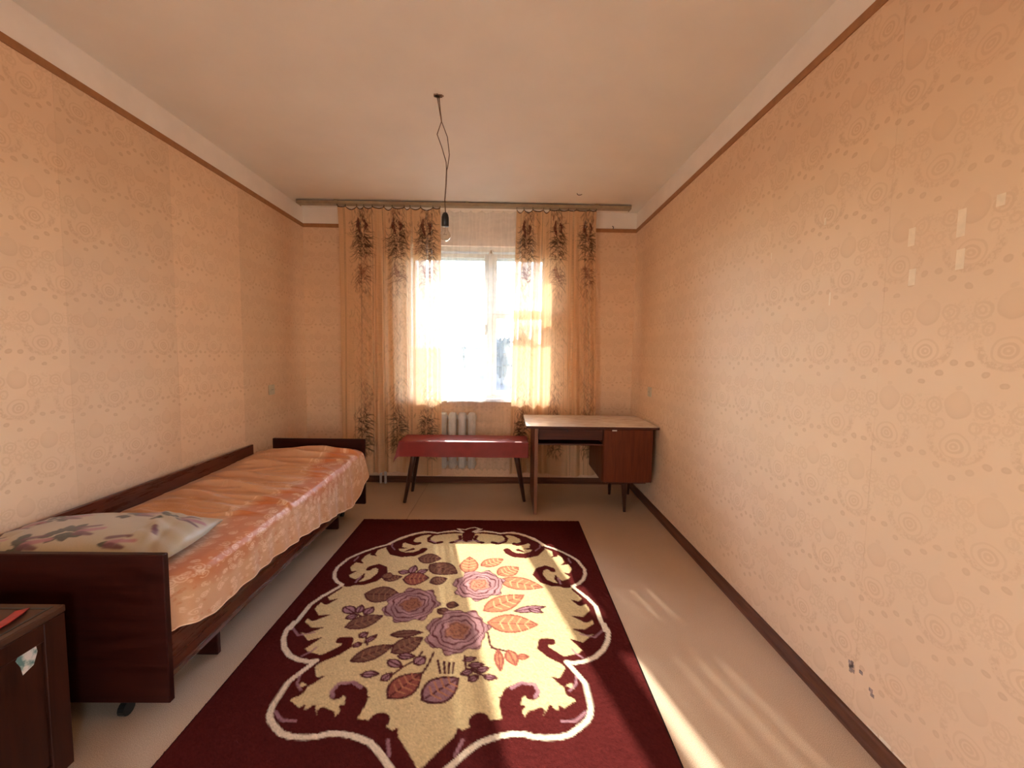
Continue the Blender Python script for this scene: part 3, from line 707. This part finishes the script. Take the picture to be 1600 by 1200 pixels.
# ------------------------------------------------------------------ nightstand
ns = empty('nightstand', (-1.66, 1.06, 0), 'dark wooden bedside cabinet with torn sticker at the lower left', 'nightstand')
NX0, NX1, NY0, NY1, NH = -1.955, -1.345, .80, 1.265, .535
bm = bmesh.new()
addbox(bm, NX0, NX1 - .02, NY0, NY0 + .018, .02, NH - .022); addbox(bm, NX0, NX1 - .02, NY1 - .018, NY1, .02, NH - .022)
addbox(bm, NX0, NX0 + .012, NY0 + .018, NY1 - .018, .02, NH - .022); addbox(bm, NX0 + .012, NX1 - .02, NY0 + .018, NY1 - .018, .04, .058)
addbox(bm, NX0, NX1 - .035, NY0 + .02, NY1 - .02, 0, .02)
bmobj('body', bm, M['nsw'], ns)
tp = box('top', NX0, NX1, NY0 - .004, NY1 + .004, NH - .022, NH, M['nst'], ns, .003)
bm = bmesh.new(); addbox(bm, NX1 - .030, NX1 - .022, NY0 + .01, NY1 - .01, NH, NH + .0012); addbox(bm, NX0 + .02, NX1 - .030, NY1 - .026, NY1 - .018, NH, NH + .0012)
bmobj('inlay_line', bm, M['black'], tp)
bm = bmesh.new()
addbox(bm, NX1 - .02, NX1, NY0, NY0 + .06, .02, NH - .022, .002); addbox(bm, NX1 - .02, NX1, NY1 - .06, NY1, .02, NH - .022, .002)
addbox(bm, NX1 - .02, NX1, NY0 + .06, NY1 - .06, .02, .07, .002); addbox(bm, NX1 - .02, NX1, NY0 + .06, NY1 - .06, NH - .075, NH - .022, .002)
bmobj('front_frame', bm, M['nsw'], ns)
dr = box('door', NX1 - .018, NX1 - .007, NY0 + .061, NY1 - .061, .071, NH - .076, M['nsw'], ns, .002)
outl = [(1.135, .450), (1.155, .474), (1.185, .470), (1.190, .440), (1.178, .408), (1.150, .398), (1.146, .424)]
x_ = NX1 - .0068
V = [(x_, y_, z_) for y_, z_ in outl] + [(x_ + .0005, y_, z_) for y_, z_ in outl]; k = len(outl)
st_ = meshobj('sticker', V, [tuple(range(k)), tuple(range(k, 2 * k))[::-1]] + [(i, k + i, k + (i + 1) % k, (i + 1) % k) for i in range(k)], M['sticker'], dr)
st_['label'] = 'torn pale sticker with a green patch'
sp_ = [(-1.435, 1.232), (-1.418, 1.195), (-1.410, 1.160), (-1.412, 1.120), (-1.430, 1.085), (-1.47, 1.07), (-1.53, 1.085), (-1.57, 1.13)]
pts = np.array(sp_); V = []
for i, p_ in enumerate(pts):
    t_ = pts[min(i + 1, len(pts) - 1)] - pts[max(i - 1, 0)]; t_ = t_ / np.hypot(*t_); nn = np.array((-t_[1], t_[0])) * .016
    zz = NH + .0015 + .004 * math.sin(i * 1.1) ** 2
    V += [(p_[0] - nn[0], p_[1] - nn[1], zz), (p_[0] + nn[0], p_[1] + nn[1], zz + .003), (p_[0] + nn[0], p_[1] + nn[1], zz + .005), (p_[0] - nn[0], p_[1] - nn[1], zz + .002)]
Fc = [(0, 1, 2, 3)]
for i in range(len(pts) - 1):
    for k in range(4): Fc.append((4 * i + k, 4 * i + (k + 1) % 4, 4 * i + 4 + (k + 1) % 4, 4 * i + 4 + k))
Fc.append(tuple(4 * (len(pts) - 1) + k for k in (3, 2, 1, 0)))
tag(meshobj('red_strap', V, Fc, M['red']), 'crumpled red strap lying on the bedside cabinet', 'strap')

# ------------------------------------------------------------------ bench and its cloth
be = empty('low_bench', (-.36, 3.78, 0), 'low bench with dark splayed legs under the window', 'bench')
BX0, BX1, BY0, BY1, BT = -.915, .190, 3.635, 3.930, .545
box('seat_board', BX0, BX1, BY0, BY1, BT - .026, BT, M['deskdark'], be, .003)
bm = bmesh.new()
addbox(bm, BX0 + .10, BX1 - .10, BY0 + .05, BY0 + .07, BT - .085, BT - .026); addbox(bm, BX0 + .10, BX1 - .10, BY1 - .07, BY1 - .05, BT - .085, BT - .026)
for a in (BX0 + .10, BX1 - .12): addbox(bm, a, a + .02, BY0 + .07, BY1 - .07, BT - .085, BT - .026)
bmobj('apron', bm, M['deskdark'], be)
for sx, xt, xb in ((-1, BX0 + .125, BX0 + .035), (1, BX1 - .115, BX1 - .018)):
    for yt, ybm in ((BY0 + .085, BY0 + .012), (BY1 - .085, BY1 + .03)):
        if sx > 0: ybm = ybm + (.06 if ybm < 3.8 else 0)
        tube('leg', [(xt, yt, BT - .026), (xt + (xb - xt) * .3, yt + (ybm - yt) * .3, BT * .68), (xb, ybm, 0)], [.027, .024, .014], M['legwood'], be, 12)
    box('corner_block', xt - .045, xt + .045, BY0 + .075, BY1 - .075, BT - .12, BT - .086, M['deskdark'], be)
hang = .135; n_, m_ = 150, 70
a = np.linspace(BX0 - .004 - hang, BX1 + .004 + hang * .55, n_); b_ = np.linspace(BY0 - .004 - hang, BY1 + .004 + hang * .6, m_)
A, B = np.meshgrid(a, b_, indexing='ij')
x0, x1, y0, y1 = BX0 - .006, BX1 + .006, BY0 - .006, BY1 + .006
dx = np.maximum(x0 - A, 0) + np.maximum(A - x1, 0); dy = np.maximum(y0 - B, 0) + np.maximum(B - y1, 0)
both = np.minimum(dx, dy)
X_ = np.clip(A, x0, x1) + np.where(A < x0, -1, 1) * np.where(A > x1, .03 * dx, .10 * dx + .25 * both)
Y_ = np.clip(B, y0, y1) + np.where(B < y0, -1, 1) * (.04 * dy + .15 * both) * np.where(A > x1, .4, 1) + .004 * np.sin(A * 14) * (dy > 0) * (dy / hang)
Z_ = BT + .003 - np.sqrt(dx ** 2 + dy ** 2) + .0012 * np.abs(np.sin(A * 9 + B * 5)) + .004 * np.exp(-((A + .65 - .35 * (B - 3.8)) / .015) ** 2) * (dx + dy == 0)
tag(grid('tablecloth', np.stack([X_, Y_, Z_], -1), M['oil']), 'red oilcloth draped over the low bench', 'tablecloth')

# ------------------------------------------------------------------ desk
dk = empty('writing_desk', (.70, 3.72, 0), 'wooden writing desk with pale top in the right corner', 'desk')
DT = .738
box('desktop', .165, 1.243, 3.385, 4.010, DT - .022, DT - .002, M['deskdark'], dk, .002)
box('laminate_sheet', .163, 1.240, 3.382, 4.010, DT - .0018, DT, M['lam'], dk)
box('side_panel', .236, .262, 3.405, 3.985, 0, DT - .022, M['deskwood'], dk, .002)
box('panel_edging', .2355, .2625, 3.4015, 3.405, 0, DT - .022, M['edge'], dk)
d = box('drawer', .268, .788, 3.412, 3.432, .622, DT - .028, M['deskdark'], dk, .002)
lathe('keyhole', [(.0005, 0), (.006, 0), (.006, .002), (.0005, .002)], (0, 0, 0), M['black'], d, 10).matrix_parent_inverse = Matrix.Translation(-Vector((0, 0, 0)))
kh = [o for o in bpy.data.objects if o.name.startswith('keyhole')][-1]; kh.location = (.50, 3.412, .695); kh.rotation_euler = (math.radians(90), 0, 0)
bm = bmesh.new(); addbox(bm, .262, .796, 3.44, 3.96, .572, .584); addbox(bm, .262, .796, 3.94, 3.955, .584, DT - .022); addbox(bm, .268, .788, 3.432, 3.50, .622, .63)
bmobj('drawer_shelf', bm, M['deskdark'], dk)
bm = bmesh.new()
addbox(bm, .796, .814, 3.42, 3.985, .272, DT - .022); addbox(bm, 1.182, 1.200, 3.42, 3.985, .272, DT - .022)
addbox(bm, .814, 1.182, 3.42, 3.985, .272, .290); addbox(bm, .814, 1.182, 3.97, 3.985, .290, DT - .022)
bmobj('cabinet_body', bm, M['deskwood'], dk)
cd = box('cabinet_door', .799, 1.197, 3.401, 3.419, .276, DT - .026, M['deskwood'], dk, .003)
pp = box('paper_tab', .862, .900, 3.398, 3.4012, DT - .038, DT - .028, M['paper'], cd); pp['label'] = 'white paper scrap wedged above the door'
for y_ in (3.46, 3.90): box('leg_rail', .84, 1.17, y_, y_ + .03, .25, .272, M['deskdark'], dk)
for x_, y_, dx_ in ((.995, 3.475, .012), (.985, 3.915, 0), (1.155, 3.92, .01)):
    tube('leg', [(x_, y_, .25), (x_, y_, .24), (x_ + dx_, y_ + .012, 0)], [.024, .024, .012], M['legwood'], dk, 14)

# ------------------------------------------------------------------ rug
BORDER=[(-48,238),(-112,212),(-178,231),(-227,254),(-283,237),(-329,234),(-397,271),(-471,334),(-512,401),(-542,449),(-600,489),(-652,542),(-699,601),(-728,649),(-740,703),(-752,754),(-745,816),(-723,874),(-690,918),(-649,948),(-660,972),(-687,1018),(-706,1054),(-708,1051),(-741,1138),(-742,1251),(-747,1333),(-752,1282),(-759,1339),(-742,1402),(-708,1461),(-662,1508),(-610,1535),(-563,1544),(-532,1539),(-558,1589),(-579,1631),(-591,1658),(-591,1696),(-591,1733),(-591,1768),(-581,1807),(-565,1831),(-532,1860),(-497,1885),(-456,1897),(-403,1899),(-366,1894),(-335,1884),(-300,1884),(-258,1891),(-219,1903),(-184,1918),(-156,1941),(-132,1963),(-108,1989),(-91,2006),(-71,2030),(-45,2062)]
STROKES=[([(-1,249),(-100,244),(-174,258),(-231,277),(-293,266),(-349,288),(-398,332)],(26,26,40)),([(-252,286),(-276,338),(-263,388),(-215,416),(-179,399)],(22,26,34)),([(-60,300),(-50,354),(-82,392),(-108,404)],(26,24,30)),([(-349,288),(-410,344),(-467,411),(-495,490),(-456,561),(-395,588),(-330,580),(-290,543),(-276,510)],(45,75,48)),([(-398,332),(-399,399),(-352,430),(-328,418)],(60,50,36)),([(-456,424),(-443,489),(-390,493)],(40,34,6)),([(-394,538),(-351,507)],(12,26,30)),([(-532,460),(-593,511),(-651,586),(-689,665),(-712,744),(-702,827),(-665,896),(-613,928)],(30,70,80)),([(-594,507),(-594,585),(-562,608)],(40,40,6)),([(-663,590),(-660,675),(-617,704)],(60,56,8)),([(-712,760),(-659,826),(-621,796)],(70,50,5)),([(-660,895),(-593,917),(-567,872),(-566,831)],(40,44,10)),([(-603,939),(-536,929),(-488,893),(-461,823),(-475,763),(-515,734),(-550,754),(-556,776)],(30,62,34)),([(-649,978),(-708,1084),(-733,1184),(-733,1297),(-708,1391),(-670,1463),(-610,1513),(-541,1537)],(24,66,66)),([(-701,1084),(-663,1118),(-623,1083)],(50,36,5)),([(-733,1184),(-669,1250),(-605,1223)],(60,52,5)),([(-735,1293),(-659,1344),(-595,1322)],(60,52,5)),([(-699,1391),(-630,1445),(-572,1393)],(70,56,5)),([(-606,1521),(-529,1537),(-473,1492),(-438,1452),(-444,1411),(-478,1411)],(36,52,44)),([(-522,1539),(-549,1586),(-560,1648),(-567,1706),(-563,1759),(-545,1802),(-507,1839),(-450,1865),(-397,1864),(-332,1859),(-265,1862),(-203,1871),(-152,1896),(-117,1927),(-86,1963),(-51,2006),(-22,2046)],(30,80,70)),([(-551,1603),(-503,1651),(-463,1627)],(80,50,5)),([(-557,1715),(-527,1705),(-501,1667)],(60,40,5)),([(-549,1785),(-489,1812),(-473,1769)],(80,66,10)),([(-481,1828),(-443,1812),(-439,1770)],(80,60,14)),([(-392,1854),(-377,1817),(-400,1791)],(80,66,34)),([(-381,1817),(-352,1817)],(50,30,8)),([(-329,1857),(-296,1812),(-289,1755),(-299,1713),(-333,1686),(-369,1695),(-375,1713)],(70,84,56)),([(-294,1726),(-247,1730)],(50,30,5)),([(-296,1801),(-340,1770)],(50,36,14)),([(-199,1859),(-179,1835)],(60,76,76)),([(-122,1908),(-108,1864)],(70,40,8))]
LINES=[([(-562,1617),(-552,1664),(-522,1696)],8),([(-734,1330),(-686,1380),(-620,1356)],8),([(-605,1512),(-579,1484),(-568,1460)],8),([(-127,1908),(-107,1963)],10),([(-566,1796),(-525,1831),(-474,1834)],10),([(-511,405),(-500,472),(-468,517)],8),([(-585,922),(-577,860)],10),([(-83,384),(-48,375),(-11,383)],14),([(-259,371),(-217,406)],10),([(-679,676),(-672,621)],10),([(-386,1726),(-401,1702),(-387,1663),(-334,1656),(-295,1682)],14)]
LEAVES=[(-287,632,-143,638,120,0),(-199,712,-20,817,138,0),(48,816,38,609,105,1),(119,723,252,631,95,1),(224,828,348,736,115,1),(232,885,479,963,121,1),(159,1180,368,1040,121,1),(183,1273,426,1291,128,1),(316,1184,477,1144,48,2),(389,1162,459,1193,36,2),(-431,894,-337,858,58,0),(-426,887,-420,815,59,0),(-370,800,-302,814,45,2),(-293,821,-287,726,47,2),(-255,820,-203,775,44,2),(-162,918,-73,875,83,0),(-493,1038,-306,1042,139,0),(-492,1318,-342,1228,95,0),(-559,1155,-488,1208,55,2),(-469,1208,-477,1138,38,2),(-434,1218,-412,1154,47,2),(-517,1250,-465,1219,39,2),(-264,1371,-120,1352,47,0),(-227,1489,-113,1388,95,0),(-386,1541,-234,1441,78,0),(-400,1390,-376,1354,37,2),(-365,1425,-326,1372,27,2),(-411,1450,-375,1429,28,2),(-194,1509,-121,1512,36,2),(-111,1558,-77,1512,52,2),(-230,1536,-162,1573,40,2),(-224,1649,-195,1608,35,2),(-317,1616,-246,1612,33,2),(91,1534,144,1518,27,2),(115,1563,180,1556,29,2),(89,1614,144,1585,28,2),(150,1592,202,1577,32,2),(123,1647,162,1620,30,2),(183,1623,236,1633,27,2),(237,1470,251,1591,33,1),(283,1470,315,1562,49,1),(322,1509,372,1509,31,1),(-176,1731,-74,1608,107,3),(-43,1743,81,1634,109,4),(-323,886,-178,870,130,3),(-37,1127,24,1138,54,0),(-77,1172,-14,1203,49,0)]
STEMS=[[(187,1349),(202,1437),(243,1478)],[(208,1454),(283,1478),(327,1509)],[(-94,1481),(-107,1528),(-156,1572),(-199,1629)],[(-43,1488),(-56,1565),(-69,1608)],[(-465,1219),(-414,1259)],[(-270,821),(-240,891)],[(-388,1354),(-348,1441)],[(93,1503),(106,1578),(121,1627)],[(117,1585),(189,1623)],[(-18,1535),(4,1607)],[(10,1542),(22,1607)],[(33,1549),(38,1607)],[(52,1549),(54,1607)]]
ROSES=[(-221,1128,152,162),(42,1335,160,175),(118,936,155,166)]
ORN=[[(-89,178),(-40,237),(-111,215)],[(-89,178),(-30,191),(-1,163),(37,149),(73,174),(27,227)]]
STEM=[(-19,182),(-5,366)]

RX0, RX1, RY1, RLEN, RT = -1.106, .586, 3.262, 2.42, .008
n_, m_ = 300, 428
mar = np.array((.080, .0125, .0112)); crm = np.array((.62, .455, .235)); crl = np.array((.72, .58, .42)); lil = np.array((.34, .17, .19))
brown = np.array((.17, .075, .05)); mauve = np.array((.30, .15, .16)); ora = np.array((.42, .17, .09)); dark = np.array((.085, .022, .024))
R = Ras(n_, m_, RX1 - RX0, RLEN, mar)
def rp(pts, mir=False): return [(((-.26 + (-1 if mir else 1) * (px + 0) / 1000 + (0)) - RX0), py / 1000) for px, py in pts]
half = rp(BORDER); mirr = rp(BORDER, True)
R.poly([(-.26 - RX0, .24)] + half + [(-.26 - RX0, 2.10)] + mirr[::-1], crm)
for mir in (False, True):
    for pts, ws in STROKES: R.stroke(rp(pts, mir), [w_ / 1000 for w_ in ws], mar)
    R.stroke(rp(STEM, mir), [.075, .05, .06], mar)
    for pts, w_ in LINES: R.stroke(rp(pts, mir), [w_ / 1000 * 1.2], lil, .85)
    R.stroke(rp(BORDER, mir), [.018, .020, .022, .022], crl)
    for q in ORN[:1]: R.stroke(rp(q, mir), [.012], crl)
R.stroke(rp(ORN[1]), [.012], crl)
for pts in STEMS: R.stroke(rp(pts), [.010], dark)
pal = [(brown, dark, np.array((.26, .12, .07))), (ora, np.array((.26, .07, .05)), np.array((.58, .36, .17))), (lil, dark, None), (np.array((.26, .075, .055)), dark, ora), (mauve, dark, ora)]  # orange set: plain orange leaves, plus sunlight painted into the lit ones
rg = random.Random(21)
for x0_, y0_, x1_, y1_, w_, k in LEAVES:
    if k == 4: continue
    (xa, ya), (xb, yb_) = rp([(x0_, y0_), (x1_, y1_)]); R.leaf(xa, ya, xb, yb_, w_ / 1000 * 1.05, pal[k][0], pal[k][1], pal[k][2] if w_ > 55 else None, .009)
for x0_, y0_, x1_, y1_, w_, k in LEAVES:
    if k != 4: continue
    (xa, ya), (xb, yb_) = rp([(x0_, y0_), (x1_, y1_)]); R.leaf(xa, ya, xb, yb_, w_ / 1000 * 1.15, mauve, dark, ora, .011)
for ri, (cx, cy, rx, ry) in enumerate(ROSES):
    (xc, yc), = rp([(cx, cy)]); rx, ry = rx / 1000, ry / 1000
    X_, Y_ = np.meshgrid(R.x, R.y, indexing='ij'); U = (X_ - xc) / rx; V_ = (Y_ - yc) / ry
    rr_ = np.hypot(U, V_); th = np.arctan2(V_, U)
    edge = .93 + .07 * np.cos(th * 7 + ri) + .04 * np.cos(th * 13 + 2 * ri)
    ins = np.clip((edge - rr_) * 30, 0, 1)
    wob = rr_ + .035 * np.sin(th * 4 + ri * 2 + rr_ * 13) + .022 * np.sin(th * 9 - ri + rr_ * 7)
    ln = np.clip(1.35 - np.abs(((wob * 6.0 + th / (2 * np.pi)) % 1.0) - .5) * 6.5, 0, 1)
    core = np.clip((.42 - wob) * 8, 0, 1)
    pink = np.array((.44, .23, .23)) if ri == 2 else np.array((.36, .19, .19))
    hot = np.array((.52, .20, .12)) if ri == 2 else np.array((.30, .12, .07))
    shade = .85 + .3 * np.clip(np.sin(th * 3 + rr_ * 6 + ri), 0, 1)
    c = pink * shade[..., None] * (1 - core[..., None]) + hot * core[..., None]
    c = c + (dark * 1.25 - c) * (ln * (1 - .35 * core))[..., None]
    c = c + (dark - c) * np.clip(1 - np.abs(edge - .03 - rr_) * 22, 0, 1)[..., None]
    R.a = R.a + (c - R.a) * ins[..., None]
# stepped knots: every knot keeps one colour
nz = np.random.default_rng(3)
R.a *= (1 + .09 * nz.standard_normal((n_, m_)))[..., None]; R.a = np.clip(R.a, .004, .95)
# bound edge
R.a[:2] = .012; R.a[-2:] = .012; R.a[:, :1] = .012
xs_ = np.linspace(RX0, RX1, n_); ys_ = RY1 - np.linspace(0, RLEN, m_); Xg, Yg = np.meshgrid(xs_, ys_, indexing='ij')
Zg = RT + .0009 * nz.standard_normal((n_, m_)) + .0008 * np.sin(Yg * 9 + Xg * 3)
Zg[0] = Zg[-1] = .001; Zg[:, 0] = Zg[:, -1] = .001
o = grid('rug', np.stack([Xg, Yg, Zg], -1), M['rug'], None, R.a)
tag(o, 'maroon rug with cream medallion and rose bouquet in the middle of the floor', 'rug')
